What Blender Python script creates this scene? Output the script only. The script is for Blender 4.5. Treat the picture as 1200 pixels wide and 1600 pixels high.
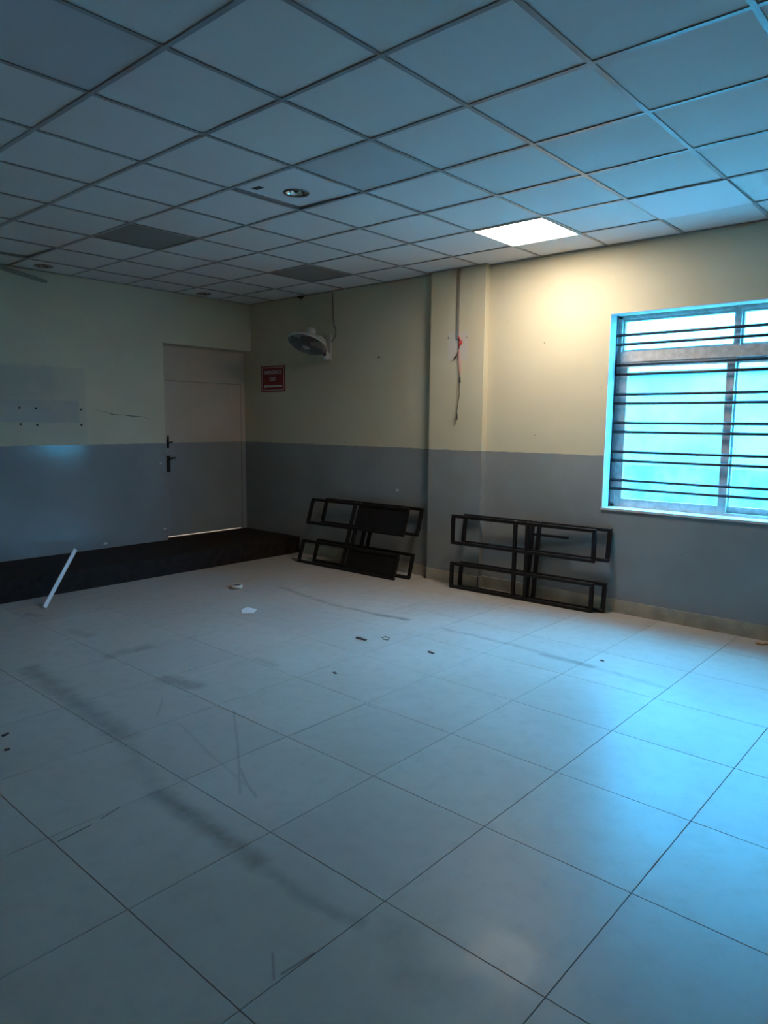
import bpy, math, random
from mathutils import Vector, Matrix
random.seed(7)

# ------------------------------------------------------------------ scene
for o in list(bpy.data.objects):
    bpy.data.objects.remove(o, do_unlink=True)
scene = bpy.context.scene
COL = scene.collection

# ------------------------------------------------------------------ camera
FPX, YAW, PITCH, ROLL = 1105.31, 0.8470, -0.1263, 0.0090
CAM = Vector((-2.2606, -2.0340, 1.5983))
_f = Vector((math.sin(YAW) * math.cos(PITCH), math.cos(YAW) * math.cos(PITCH), math.sin(PITCH)))
_r0 = Vector((math.cos(YAW), -math.sin(YAW), 0))
_u0 = _r0.cross(_f)
_r = math.cos(ROLL) * _r0 + math.sin(ROLL) * _u0
_u = -math.sin(ROLL) * _r0 + math.cos(ROLL) * _u0
cd = bpy.data.cameras.new('camera')
cd.sensor_fit = 'VERTICAL'
cd.sensor_height = 32.0
cd.lens = FPX / 1600.0 * 32.0
cd.clip_start = 0.05
cam = bpy.data.objects.new('camera', cd)
COL.objects.link(cam)
cam.matrix_world = Matrix(((_r.x, _u.x, -_f.x, CAM.x), (_r.y, _u.y, -_f.y, CAM.y), (_r.z, _u.z, -_f.z, CAM.z), (0, 0, 0, 1)))
scene.camera = cam


def pix(u, v, axis, val):
    """point where the ray of photo pixel (u, v) meets the plane axis = val"""
    d = _r * ((u - 600) / FPX) - _u * ((v - 800) / FPX) + _f
    i = 'xyz'.index(axis)
    return CAM + d * ((val - CAM[i]) / d[i])


# ------------------------------------------------------------------ world, exposure
SKY = (0.055, 0.49, 1.0)
SKY_STRENGTH = 58.0
LED_STRENGTH = 33.0
LED_COLOR = (1.0, 0.88, 0.76)
w = bpy.data.worlds.new('sky')
scene.world = w
w.use_nodes = True
bg = w.node_tree.nodes['Background']
bg.inputs['Color'].default_value = (*SKY, 1)
bg.inputs['Strength'].default_value = SKY_STRENGTH
scene.view_settings.view_transform = 'Standard'
scene.view_settings.look = 'None'
scene.view_settings.gamma = 1.0
scene.view_settings.use_curve_mapping = False
scene.view_settings.exposure = 0.34

# ------------------------------------------------------------------ room numbers (metres)
H = 3.056            # ceiling grid height
XW = 3.490           # window wall
XP = 3.415           # pillar face
YW = 5.336           # far wall
YD = 5.482           # door plane
XL, YB = -4.20, -5.00
ZG = 1.333           # top of the grey dado paint
ZPL, YPL = 0.195, 4.42
PX, PY = 0.600, 0.609   # ceiling grid pitch
WY0, WY1, WZ0, WZ1 = -1.34, 0.560, 0.885, 2.508   # window opening


# ------------------------------------------------------------------ materials
def mat(name):
    m = bpy.data.materials.new(name)
    m.use_nodes = True
    nt = m.node_tree
    for n in list(nt.nodes):
        nt.nodes.remove(n)
    out = nt.nodes.new('ShaderNodeOutputMaterial')
    b = nt.nodes.new('ShaderNodeBsdfPrincipled')
    nt.links.new(b.outputs[0], out.inputs[0])
    return m, nt, b


def N(nt, typ, **kw):
    n = nt.nodes.new(typ)
    for k, v in kw.items():
        if k.startswith('i_'):
            n.inputs[int(k[2:])].default_value = v
        else:
            setattr(n, k, v)
    return n


def L(nt, a, b):
    nt.links.new(a, b)


def noise(nt, vec, scale, detail=4.0, rough=0.55):
    n = N(nt, 'ShaderNodeTexNoise')
    n.inputs['Scale'].default_value = scale
    n.inputs['Detail'].default_value = detail
    n.inputs['Roughness'].default_value = rough
    if vec is not None:
        L(nt, vec, n.inputs['Vector'])
    return n.outputs['Fac']


def ramp(nt, val, a, b, c=0.0, d=1.0, smooth=True):
    n = N(nt, 'ShaderNodeMapRange')
    n.interpolation_type = 'SMOOTHSTEP' if smooth else 'LINEAR'
    L(nt, val, n.inputs[0])
    n.inputs[1].default_value, n.inputs[2].default_value = a, b
    n.inputs[3].default_value, n.inputs[4].default_value = c, d
    return n.outputs[0]


def math2(nt, op, a, b=None, clamp=False):
    n = N(nt, 'ShaderNodeMath', operation=op, use_clamp=clamp)
    for i, s in enumerate((a, b)):
        if s is None:
            continue
        if isinstance(s, (int, float)):
            n.inputs[i].default_value = s
        else:
            L(nt, s, n.inputs[i])
    return n.outputs[0]


def mixc(nt, fac, a, b):
    n = N(nt, 'ShaderNodeMix', data_type='RGBA')
    if isinstance(fac, (int, float)):
        n.inputs[0].default_value = fac
    else:
        L(nt, fac, n.inputs[0])
    for i, s in ((6, a), (7, b)):
        if isinstance(s, tuple):
            n.inputs[i].default_value = (*s, 1)
        else:
            L(nt, s, n.inputs[i])
    return n.outputs[2]


def bump(nt, b, h, strength=0.1, dist=0.01):
    n = N(nt, 'ShaderNodeBump')
    n.inputs['Strength'].default_value = strength
    n.inputs['Distance'].default_value = dist
    L(nt, h, n.inputs['Height'])
    L(nt, n.outputs[0], b.inputs['Normal'])


def simple(name, col, rough=0.5, metal=0.0, var=0.12, scale=8.0, spec=0.5, bmp=0.0, bscale=60.0):
    m, nt, b = mat(name)
    geo = N(nt, 'ShaderNodeNewGeometry')
    f = noise(nt, geo.outputs['Position'], scale)
    dark = tuple(c * (1 - var) for c in col)
    lite = tuple(min(1, c * (1 + var)) for c in col)
    L(nt, mixc(nt, ramp(nt, f, 0.3, 0.7), dark, lite), b.inputs['Base Color'])
    b.inputs['Roughness'].default_value = rough
    b.inputs['Metallic'].default_value = metal
    b.inputs['Specular IOR Level'].default_value = spec
    if bmp:
        bump(nt, b, noise(nt, geo.outputs['Position'], bscale), bmp, 0.004)
    return m


CREAM = (0.66, 0.58, 0.40)
GREY = (0.280, 0.290, 0.280)


def rect_mask(nt, sep, ax, a0, a1, bx, b0, b1, soft, wob):
    """soft-edged rectangle in two world axes"""
    res = None
    for axn, lo, hi in ((ax, a0, a1), (bx, b0, b1)):
        v = math2(nt, 'ADD', sep.outputs[axn], wob)
        m = math2(nt, 'MULTIPLY', ramp(nt, v, lo - soft, lo + soft), ramp(nt, v, hi - soft, hi + soft, 1.0, 0.0))
        res = m if res is None else math2(nt, 'MULTIPLY', res, m)
    return res


def wall_mat(name, patches=(), cream=CREAM, grey=GREY, gloss=0.24):
    """two-tone paint: matt cream above, enamel grey below ZG; patches = old paint/putty marks"""
    m, nt, b = mat(name)
    geo = N(nt, 'ShaderNodeNewGeometry')
    P = geo.outputs['Position']
    sep = N(nt, 'ShaderNodeSeparateXYZ')
    L(nt, P, sep.inputs[0])
    n1 = noise(nt, P, 1.3, 5)
    n2 = noise(nt, P, 14.0, 5)
    wob = math2(nt, 'MULTIPLY', math2(nt, 'SUBTRACT', noise(nt, P, 9.0, 3), 0.5), 0.016)
    line = ramp(nt, math2(nt, 'ADD', sep.outputs[2], wob), ZG - 0.003, ZG + 0.003)
    c1 = mixc(nt, ramp(nt, n1, 0.3, 0.75), tuple(c * 0.90 for c in cream), cream)
    c1 = mixc(nt, math2(nt, 'MULTIPLY', ramp(nt, n2, 0.62, 0.80), 0.25), c1, tuple(c * 0.6 for c in cream))
    g1 = mixc(nt, ramp(nt, n1, 0.3, 0.75), tuple(c * 0.88 for c in grey), tuple(c * 1.08 for c in grey))
    g1 = mixc(nt, math2(nt, 'MULTIPLY', ramp(nt, n2, 0.68, 0.78), 0.35), g1, (0.34, 0.34, 0.33))
    for (ax, a0, a1, bx, b0, b1, col, amt, soft) in patches:
        wb = math2(nt, 'MULTIPLY', math2(nt, 'SUBTRACT', n2, 0.5), soft * 2.0)
        k = rect_mask(nt, sep, ax, a0, a1, bx, b0, b1, soft, wb)
        k = math2(nt, 'MULTIPLY', k, ramp(nt, noise(nt, P, 5.0, 4), 0.25, 0.6, amt * 0.6, amt))
        c1 = mixc(nt, k, c1, col)
    L(nt, mixc(nt, line, g1, c1), b.inputs['Base Color'])
    L(nt, ramp(nt, line, 0.0, 1.0, gloss, 0.75), b.inputs['Roughness'])
    L(nt, ramp(nt, line, 0.0, 1.0, 0.5, 0.25), b.inputs['Specular IOR Level'])
    hsum = math2(nt, 'ADD', math2(nt, 'MULTIPLY', noise(nt, P, 7.0, 3), 1.0), math2(nt, 'MULTIPLY', noise(nt, P, 90.0, 2), 0.12))
    bump(nt, b, hsum, 0.10, 0.008)
    return m


def floor_mat():
    m, nt, b = mat('polished cream floor tile')
    geo = N(nt, 'ShaderNodeNewGeometry')
    P = geo.outputs['Position']
    oi = N(nt, 'ShaderNodeObjectInfo')
    n1 = noise(nt, P, 1.6, 6, 0.6)
    n2 = noise(nt, P, 11.0, 6, 0.65)
    n3 = noise(nt, P, 60.0, 3)
    base = mixc(nt, ramp(nt, n1, 0.25, 0.8), (0.41, 0.362, 0.305), (0.47, 0.42, 0.36))
    base = mixc(nt, math2(nt, 'MULTIPLY', ramp(nt, n2, 0.42, 0.80), 0.32), base, (0.27, 0.25, 0.225))
    base = mixc(nt, math2(nt, 'MULTIPLY', oi.outputs['Random'], 0.25), base, (0.33, 0.305, 0.275))
    # distorted position for the ragged marks
    nv = N(nt, 'ShaderNodeTexNoise')
    nv.inputs['Scale'].default_value = 7.0
    nv.inputs['Detail'].default_value = 5.0
    L(nt, P, nv.inputs['Vector'])
    sub = N(nt, 'ShaderNodeVectorMath', operation='SUBTRACT')
    L(nt, nv.outputs['Color'], sub.inputs[0])
    sub.inputs[1].default_value = (0.5, 0.5, 0.5)
    sc = N(nt, 'ShaderNodeVectorMath', operation='SCALE')
    L(nt, sub.outputs[0], sc.inputs[0])
    sc.inputs['Scale'].default_value = 0.06
    Pd = N(nt, 'ShaderNodeVectorMath', operation='ADD')
    L(nt, P, Pd.inputs[0])
    L(nt, sc.outputs[0], Pd.inputs[1])

    def seg(src, A, B, width, strength):
        A, B = Vector((A[0], A[1], 0)), Vector((B[0], B[1], 0))
        D = B - A
        d2 = max(D.length_squared, 1e-6)
        s = N(nt, 'ShaderNodeVectorMath', operation='SUBTRACT')
        L(nt, src, s.inputs[0])
        s.inputs[1].default_value = A
        dt = N(nt, 'ShaderNodeVectorMath', operation='DOT_PRODUCT')
        L(nt, s.outputs[0], dt.inputs[0])
        dt.inputs[1].default_value = D / d2
        t = math2(nt, 'ADD', dt.outputs['Value'], 0.0, clamp=True)
        q = N(nt, 'ShaderNodeVectorMath', operation='SCALE')
        q.inputs[0].default_value = D
        L(nt, t, q.inputs['Scale'])
        e = N(nt, 'ShaderNodeVectorMath', operation='DISTANCE')
        L(nt, s.outputs[0], e.inputs[0])
        L(nt, q.outputs[0], e.inputs[1])
        return ramp(nt, e.outputs['Value'], 0.0, width, strength, 0.0)

    def poly(pts, width, strength, soft=True):
        q = [pix(u, v, 'z', 0.0) for u, v in pts]
        return [(q[i], q[i + 1], width, strength, soft) for i in range(len(q) - 1)]

    segs = []
    segs += poly([(45, 1045), (100, 1085), (140, 1112), (190, 1150)], 0.12, 0.55)
    segs += poly([(190, 1150), (250, 1240)], 0.08, 0.25)
    segs += poly([(250, 1240), (300, 1275), (345, 1305), (400, 1345)], 0.085, 0.66)
    segs += poly([(400, 1345), (470, 1400), (560, 1440)], 0.05, 0.40)
    segs += poly([(440, 918), (520, 945), (590, 960)], 0.05, 0.50)
    segs += poly([(590, 960), (635, 968)], 0.06, 0.75)
    segs += poly([(690, 982), (770, 1000), (850, 1020)], 0.04, 0.40)
    segs += poly([(850, 1022), (925, 1042)], 0.06, 0.60)
    segs += poly([(925, 1042), (1040, 1075)], 0.05, 0.30)
    segs += poly([(262, 1062), (305, 1072)], 0.11, 0.60)
    segs += poly([(170, 1025), (230, 1010)], 0.10, 0.42)
    segs += poly([(110, 985), (140, 993)], 0.08, 0.35)
    segs += poly([(400, 1030), (430, 1040)], 0.05, 0.3)
    segs += poly([(620, 1455), (640, 1530), (700, 1545)], 0.12, 0.26)
    segs += poly([(40, 960), (60, 962)], 0.07, 0.4)
    # thin straight scratches and open joints (no distortion)
    segs += poly([(92, 1314), (142, 1289)], 0.007, 1.0, False)
    segs += poly([(158, 1279), (186, 1262)], 0.006, 0.9, False)
    segs += poly([(365, 1110), (372, 1170), (375, 1240)], 0.012, 0.26, False)
    segs += poly([(245, 1120), (255, 1090)], 0.010, 0.22, False)
    segs += poly([(280, 1130), (330, 1180), (400, 1240)], 0.014, 0.16, False)
    segs += poly([(375, 1200), (384, 1222), (400, 1245)], 0.012, 0.28, False)
    segs += poly([(440, 1522), (490, 1490)], 0.008, 0.6, False)
    segs += poly([(428, 1530), (426, 1490)], 0.008, 0.4, False)
    segs += poly([(460, 1147), (570, 1100), (590, 1108)], 0.010, 0.35, False)
    acc_s = acc_l = None
    for A, B, wd, st, soft in segs:
        s = seg(Pd.outputs[0] if soft else P, A, B, wd, st)
        if soft:
            acc_s = s if acc_s is None else math2(nt, 'MAXIMUM', acc_s, s)
        else:
            acc_l = s if acc_l is None else math2(nt, 'MAXIMUM', acc_l, s)
    acc_s = math2(nt, 'MULTIPLY', acc_s, ramp(nt, n2, 0.22, 0.75, 0.55, 1.0))
    base = mixc(nt, acc_s, base, (0.13, 0.12, 0.105))
    base = mixc(nt, acc_l, base, (0.07, 0.065, 0.06))
    # general grime specks
    base = mixc(nt, math2(nt, 'MULTIPLY', ramp(nt, n3, 0.72, 0.80), 0.35), base, (0.2, 0.19, 0.17))
    L(nt, base, b.inputs['Base Color'])
    r = ramp(nt, n1, 0.25, 0.8, 0.34, 0.40)
    r = math2(nt, 'ADD', r, math2(nt, 'MULTIPLY', acc_s, 0.25))
    r = math2(nt, 'ADD', r, ramp(nt, n2, 0.3, 0.85, 0.0, 0.08))
    L(nt, r, b.inputs['Roughness'])
    b.inputs['Specular IOR Level'].default_value = 0.17
    b.inputs['Coat Weight'].default_value = 0.016
    b.inputs['Coat Roughness'].default_value = 0.06
    bump(nt, b, noise(nt, P, 3.0, 2), 0.03, 0.01)
    return m


def tile_mat(name, col, var=0.06):
    m, nt, b = mat(name)
    geo = N(nt, 'ShaderNodeNewGeometry')
    P = geo.outputs['Position']
    oi = N(nt, 'ShaderNodeObjectInfo')
    f = noise(nt, P, 220.0, 3)
    c = mixc(nt, ramp(nt, f, 0.3, 0.7), tuple(x * (1 - var) for x in col), col)
    c = mixc(nt, math2(nt, 'MULTIPLY', oi.outputs['Random'], 0.10), c, tuple(x * 0.75 for x in col))
    c = mixc(nt, math2(nt, 'MULTIPLY', ramp(nt, noise(nt, P, 2.2, 4), 0.55, 0.8), 0.12), c, tuple(x * 0.7 for x in col))
    L(nt, c, b.inputs['Base Color'])
    b.inputs['Roughness'].default_value = 0.85
    b.inputs['Specular IOR Level'].default_value = 0.2
    bump(nt, b, f, 0.25, 0.002)
    return m


def glass_mat(name, tint):
    m, nt, b = mat(name)
    nt.nodes.remove(b)
    out = [n for n in nt.nodes if n.type == 'OUTPUT_MATERIAL'][0]
    tr = N(nt, 'ShaderNodeBsdfTransparent')
    geo = N(nt, 'ShaderNodeNewGeometry')
    d = ramp(nt, noise(nt, geo.outputs['Position'], 6.0, 5), 0.45, 0.8, 0.0, 0.18)
    L(nt, mixc(nt, d, tint, tuple(t * 0.8 for t in tint)), tr.inputs[0])
    gl = N(nt, 'ShaderNodeBsdfGlossy')
    gl.inputs['Roughness'].default_value = 0.03
    fr = N(nt, 'ShaderNodeFresnel')
    fr.inputs[0].default_value = 1.45
    mx = N(nt, 'ShaderNodeMixShader')
    L(nt, math2(nt, 'MULTIPLY', fr.outputs[0], math2(nt, 'SUBTRACT', 1.0, geo.outputs['Backfacing'])), mx.inputs[0])
    L(nt, tr.outputs[0], mx.inputs[1])
    L(nt, gl.outputs[0], mx.inputs[2])
    L(nt, mx.outputs[0], out.inputs[0])
    return m


def emit_mat(name, col, strength):
    m, nt, b = mat(name)
    b.inputs['Base Color'].default_value = (0.8, 0.8, 0.8, 1)
    b.inputs['Emission Color'].default_value = (*col, 1)
    b.inputs['Emission Strength'].default_value = strength
    return m


M = {}
M['floor'] = floor_mat()
M['grout'] = simple('dark floor grout', (0.075, 0.07, 0.065), 0.9)
M['wall'] = wall_mat('two-tone wall paint')
_pc = pix(717, 540, 'x', XP)
M['wall_pillar'] = wall_mat('two-tone wall paint with putty patch', [
    (1, _pc.y - 0.11, _pc.y + 0.13, 2, _pc.z - 0.14, _pc.z + 0.13, (0.60, 0.56, 0.52), 0.75, 0.012)])
M['wall_far'] = wall_mat('two-tone wall paint with board mark', [
    (0, -1.6, 1.31, 2, ZG, 2.13, (0.46, 0.43, 0.34), 0.5, 0.014),
    (0, -1.6, 1.23, 2, 1.565, 1.79, (0.40, 0.385, 0.36), 0.75, 0.008),
    (0, 0.2, 1.0, 2, 1.80, 2.12, (0.34, 0.35, 0.33), 0.4, 0.06)], gloss=0.11)
M['door'] = wall_mat('two-tone door paint', cream=(0.60, 0.49, 0.38), gloss=0.4)
M['skirt'] = simple('cream skirting tile', (0.40, 0.35, 0.26), 0.35, var=0.18, scale=6)
M['tile'] = tile_mat('white mineral ceiling tile', (0.82, 0.81, 0.79))
M['tile_grey'] = tile_mat('grey ceiling tile', (0.65, 0.65, 0.65))
M['tile_dark'] = tile_mat('dark grey-brown ceiling tile', (0.30, 0.28, 0.245))
M['tile_blank'] = tile_mat('pale blank panel', (0.88, 0.89, 0.90), 0.01)
M['board'] = tile_mat('white plain board', (0.80, 0.81, 0.82), 0.01)
M['tee'] = simple('white enamelled grid tee', (0.33, 0.34, 0.34), 0.30, var=0.08, spec=0.6)
M['slab'] = simple('bare concrete slab', (0.18, 0.17, 0.16), 0.9)
M['led'] = emit_mat('lit white diffuser', LED_COLOR, LED_STRENGTH)
M['whitepaint'] = simple('white enamel', (0.75, 0.74, 0.72), 0.35, var=0.05)
M['alu'] = simple('dusty aluminium frame', (0.64, 0.62, 0.59), 0.45, 0.15, var=0.15, scale=20)
M['grille'] = simple('black painted grille bar', (0.022, 0.022, 0.028), 0.40, var=0.3)
M['reveal'] = simple('whitewashed window reveal', (0.58, 0.58, 0.56), 0.7, var=0.12, scale=10, bmp=0.3)
M['glass'] = glass_mat('dusty clear window glass', (0.93, 0.95, 0.96))
M['steel'] = simple('black painted steel tube', (0.010, 0.0098, 0.010), 0.45, var=0.35, scale=25, spec=0.3)
M['steel_worn'] = simple('bare worn steel', (0.35, 0.33, 0.30), 0.40, 0.6)
M['panel'] = simple('black sheet panel', (0.010, 0.010, 0.011), 0.6, spec=0.25)
M['platform'] = simple('dark brown platform covering', (0.020, 0.015, 0.012), 0.85, var=0.3, scale=14, spec=0.2)
M['chrome'] = simple('bright chrome reflector', (0.60, 0.60, 0.57), 0.12, 1.0, var=0.05)
M['chrome_trim'] = simple('dull metal trim ring', (0.20, 0.21, 0.21), 0.35, 0.8)
M['bulb'] = simple('dark lamp recess', (0.03, 0.03, 0.03), 0.5)
M['fan'] = simple('dusty grey-white fan plastic', (0.50, 0.49, 0.46), 0.45, var=0.08)
M['fan_wire'] = simple('dark grey guard wire', (0.17, 0.165, 0.15), 0.5)  # one even dark grey for both guards
M['fan_dark'] = simple('dark grey fan blade', (0.07, 0.07, 0.068), 0.45)
M['red'] = simple('dark red sign board', (0.22, 0.012, 0.016), 0.45, var=0.08)
M['signwhite'] = simple('white sign print', (0.62, 0.55, 0.55), 0.5, var=0.04)
M['wire_black'] = simple('black wire insulation', (0.02, 0.02, 0.02), 0.5)
M['wire_red'] = simple('red wire insulation', (0.62, 0.06, 0.07), 0.45)
M['wire_pink'] = simple('faded pink wire insulation', (0.55, 0.26, 0.22), 0.5)
M['wire_grey'] = simple('grey cable sheath', (0.16, 0.15, 0.13), 0.55)
M['conduit'] = simple('brown-grey wire casing', (0.24, 0.21, 0.18), 0.5)
M['white_plastic'] = simple('white plastic strip', (0.72, 0.74, 0.76), 0.4, var=0.05)
M['paper'] = simple('off-white paper', (0.62, 0.60, 0.57), 0.8, var=0.05)
M['tape'] = simple('cream masking tape', (0.66, 0.60, 0.48), 0.55)
M['card'] = simple('grey cardboard core', (0.10, 0.09, 0.08), 0.8)
M['wood'] = simple('raw pine offcut', (0.42, 0.25, 0.12), 0.6, var=0.2, scale=30)
M['batten'] = simple('dull beige batten', (0.30, 0.26, 0.19), 0.6)
M['hole'] = simple('dark plug hole', (0.02, 0.02, 0.02), 0.8)
M['handle'] = simple('blackened iron fitting', (0.015, 0.014, 0.013), 0.45, 0.3)
M['plaster_out'] = simple('weathered white outside plaster', (0.36, 0.35, 0.33), 0.9, var=0.30, scale=1.3)
M['plinth_out'] = simple('stained outside plinth', (0.24, 0.23, 0.215), 0.9, var=0.35, scale=4.0)
M['facade_out'] = simple('pale added-building plaster', (0.50, 0.49, 0.46), 0.9, var=0.40, scale=0.9)
M['ground'] = simple('outside concrete paving', (0.45, 0.42, 0.38), 0.9)
M['corridor'] = simple('pale corridor paint', (0.70, 0.66, 0.60), 0.7)


# ------------------------------------------------------------------ mesh helpers
class MB:
    def __init__(s):
        s.v, s.f, s.sm = [], [], []

    def box(s, x0, x1, y0, y1, z0, z1):
        b = len(s.v)
        s.v += [(x0, y0, z0), (x1, y0, z0), (x1, y1, z0), (x0, y1, z0), (x0, y0, z1), (x1, y0, z1), (x1, y1, z1), (x0, y1, z1)]
        for q in ((0, 3, 2, 1), (4, 5, 6, 7), (0, 1, 5, 4), (1, 2, 6, 5), (2, 3, 7, 6), (3, 0, 4, 7)):
            s.f.append(tuple(b + i for i in q))
            s.sm.append(False)
        return s

    def tube(s, pts, r, n=8, cap=True, smooth=True, phase=0.0):
        """swept tube; r may be a list"""
        pts = [Vector(p) for p in pts]
        rs = r if isinstance(r, (list, tuple)) else [r] * len(pts)
        b = len(s.v)
        prev = None
        for i, p in enumerate(pts):
            t = (pts[min(i + 1, len(pts) - 1)] - pts[max(i - 1, 0)]).normalized()
            if prev is None:
                a = Vector((0, 0, 1)) if abs(t.z) < 0.9 else Vector((1, 0, 0))
                nn = (a - t * a.dot(t)).normalized()
            else:
                nn = (prev - t * prev.dot(t)).normalized()
            prev = nn
            bb = t.cross(nn)
            for k in range(n):
                an = 2 * math.pi * k / n + phase
                s.v.append(tuple(p + (nn * math.cos(an) + bb * math.sin(an)) * rs[i]))
        for i in range(len(pts) - 1):
            for k in range(n):
                k2 = (k + 1) % n
                s.f.append((b + i * n + k, b + i * n + k2, b + (i + 1) * n + k2, b + (i + 1) * n + k))
                s.sm.append(smooth)
        if cap:
            s.f.append(tuple(b + k for k in reversed(range(n))))
            s.f.append(tuple(b + (len(pts) - 1) * n + k for k in range(n)))
            s.sm += [False, False]
        return s

    def bar(s, a, b, w):
        """square-section bar"""
        return s.tube([a, b], w / math.sqrt(2), 4, True, False, math.pi / 4)

    def lathe(s, prof, n=32, c=(0, 0, 0), closed=False):
        b = len(s.v)
        for (r, z) in prof:
            for k in range(n):
                a = 2 * math.pi * k / n
                s.v.append((c[0] + r * math.cos(a), c[1] + r * math.sin(a), c[2] + z))
        m = len(prof)
        for i in range(m if closed else m - 1):
            i2 = (i + 1) % m
            for k in range(n):
                k2 = (k + 1) % n
                s.f.append((b + i * n + k, b + i * n + k2, b + i2 * n + k2, b + i2 * n + k))
                s.sm.append(True)
        return s

    def torus(s, c, R, r, n=48, m=6):
        return s.lathe([(R + r * math.cos(2 * math.pi * k / m), r * math.sin(2 * math.pi * k / m)) for k in range(m)], n, c, True)

    def prism(s, poly, z0, z1):
        b = len(s.v)
        n = len(poly)
        s.v += [(x, y, z0) for x, y in poly] + [(x, y, z1) for x, y in poly]
        s.f.append(tuple(b + i for i in reversed(range(n))))
        s.f.append(tuple(b + n + i for i in range(n)))
        s.sm += [False, False]
        for i in range(n):
            j = (i + 1) % n
            s.f.append((b + i, b + j, b + n + j, b + n + i))
            s.sm.append(False)
        return s

    def mesh(s, name, material):
        me = bpy.data.meshes.new(name)
        me.from_pydata(s.v, [], s.f)
        me.update()
        me.polygons.foreach_set('use_smooth', s.sm)
        if material:
            me.materials.append(material)
        return me

    def build(s, name, material, parent=None, loc=None):
        o = bpy.data.objects.new(name, s.mesh(name, material))
        COL.objects.link(o)
        if parent is not None:
            o.parent = parent
        if loc is not None:
            o.location = loc
        return o


def holed_plate(x0, x1, y0, y1, cx, cy, r, z0, z1, n=32):
    """rectangular plate with a round hole"""
    mb = MB()
    ang = sorted([2 * math.pi * k / n for k in range(n)] + [math.atan2(b - cy, a - cx) % (2 * math.pi) for a in (x0, x1) for b in (y0, y1)])
    inn, out = [], []
    for a in ang:
        c, d = math.cos(a), math.sin(a)
        t = min(((x1 - cx) / c) if c > 1e-9 else ((x0 - cx) / c) if c < -1e-9 else 1e9, ((y1 - cy) / d) if d > 1e-9 else ((y0 - cy) / d) if d < -1e-9 else 1e9)
        inn.append((cx + r * c, cy + r * d))
        out.append((cx + t * c, cy + t * d))
    m = len(ang)
    for z in (z0, z1):
        mb.v += [(x, y, z) for x, y in inn] + [(x, y, z) for x, y in out]
    for k in range(m):
        k2 = (k + 1) % m
        mb.f += [(k, k2, m + k2, m + k), (2 * m + k, 3 * m + k, 3 * m + k2, 2 * m + k2), (k, 2 * m + k, 2 * m + k2, k2), (m + k, m + k2, 3 * m + k2, 3 * m + k)]
        mb.sm += [False] * 4
    return mb


def inst(name, me, parent, loc, rot=None):
    o = bpy.data.objects.new(name, me)
    COL.objects.link(o)
    o.parent = parent
    o.location = loc
    if rot:
        o.rotation_euler = rot
    return o


def empty(name, loc=(0, 0, 0), rot=(0, 0, 0)):
    o = bpy.data.objects.new(name, None)
    o.empty_display_size = 0.1
    COL.objects.link(o)
    o.location = loc
    o.rotation_euler = rot
    return o


def tag(o, label, cat, group=None, kind=None):
    o['label'] = label
    o['category'] = cat
    if group:
        o['group'] = group
    if kind:
        o['kind'] = kind
    return o


def bevel(o, wd, seg=2):
    md = o.modifiers.new('bevel', 'BEVEL')
    md.width = wd
    md.segments = seg
    md.limit_method = 'ANGLE'
    return o


def box(name, m, parent, *b):
    return MB().box(*b).build(name, m, parent)


# ================================================================== THE SETTING
# ---- floor: grout bed + 0.6 m tiles
FX, FY, FP = -0.6048, -0.5912, 0.600
fl = box('floor', M['grout'], None, XL - 0.2, XW + 0.25, YB - 0.2, YW + 1.8, -0.12, -0.0025)
tag(fl, 'polished cream tiled floor with dusty scuff marks', 'floor', kind='structure')
tcache = {}
i = math.floor((XL - FX) / FP)
while FX + i * FP < XW:
    j = math.floor((YB - FY) / FP)
    while FY + j * FP < YPL + 0.02:
        x0, x1 = max(FX + i * FP + 0.0012, XL), min(FX + (i + 1) * FP - 0.0012, XW)
        y0, y1 = max(FY + j * FP + 0.0012, YB), min(FY + (j + 1) * FP - 0.0012, YPL + 0.05)
        if x1 - x0 > 0.02 and y1 - y0 > 0.02:
            key = (round(x1 - x0, 4), round(y1 - y0, 4))
            if key not in tcache:
                a, c = key[0] / 2, key[1] / 2
                mb = MB()
                e = 0.0010
                mb.v = [(-a, -c, -0.01), (a, -c, -0.01), (a, c, -0.01), (-a, c, -0.01), (-a, -c, -e), (a, -c, -e), (a, c, -e), (-a, c, -e),
                        (-a + e, -c + e, 0), (a - e, -c + e, 0), (a - e, c - e, 0), (-a + e, c - e, 0)]
                mb.f = [(8, 9, 10, 11)] + [(k, (k + 1) % 4, 4 + (k + 1) % 4, 4 + k) for k in range(4)] + [(4 + k, 4 + (k + 1) % 4, 8 + (k + 1) % 4, 8 + k) for k in range(4)]
                mb.sm = [False] * len(mb.f)
                tcache[key] = mb.mesh('floor_tile', M['floor'])
            inst('floor_tile', tcache[key], fl, ((x0 + x1) / 2, (y0 + y1) / 2, 0.0))
        j += 1
    i += 1

# ---- walls
ZT = 3.50
wr = MB()
holes = [(WY0, WY1)]
ys = YW + 0.6
for (a, c) in sorted(holes, reverse=True):
    wr.box(XW, XW + 0.25, c, ys, -0.1, ZT)
    wr.box(XW, XW + 0.25, a, c, -0.1, WZ0)
    wr.box(XW, XW + 0.25, a, c, WZ1, ZT)
    ys = a
wr.box(XW, XW + 0.25, YB - 0.2, ys, -0.1, ZT)
wall_right = wr.build('wall_right', M['wall'])
tag(wall_right, 'window wall painted cream above a grey dado', 'wall', kind='structure')
pil = MB().box(XP, XW + 0.02, 1.752, 2.386, -0.1, ZT).build('wall_pillar', M['wall_pillar'])
tag(pil, 'shallow wall pillar, cream over grey, between the two stacks of frames', 'pillar', kind='structure')
wf = MB()
DX0, DZ1 = 2.236, 2.477
wf.box(XL - 0.2, DX0, YW, YW + 0.23, -0.1, ZT)
wf.box(DX0, XW, YW, YW + 0.23, DZ1, ZT)
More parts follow.
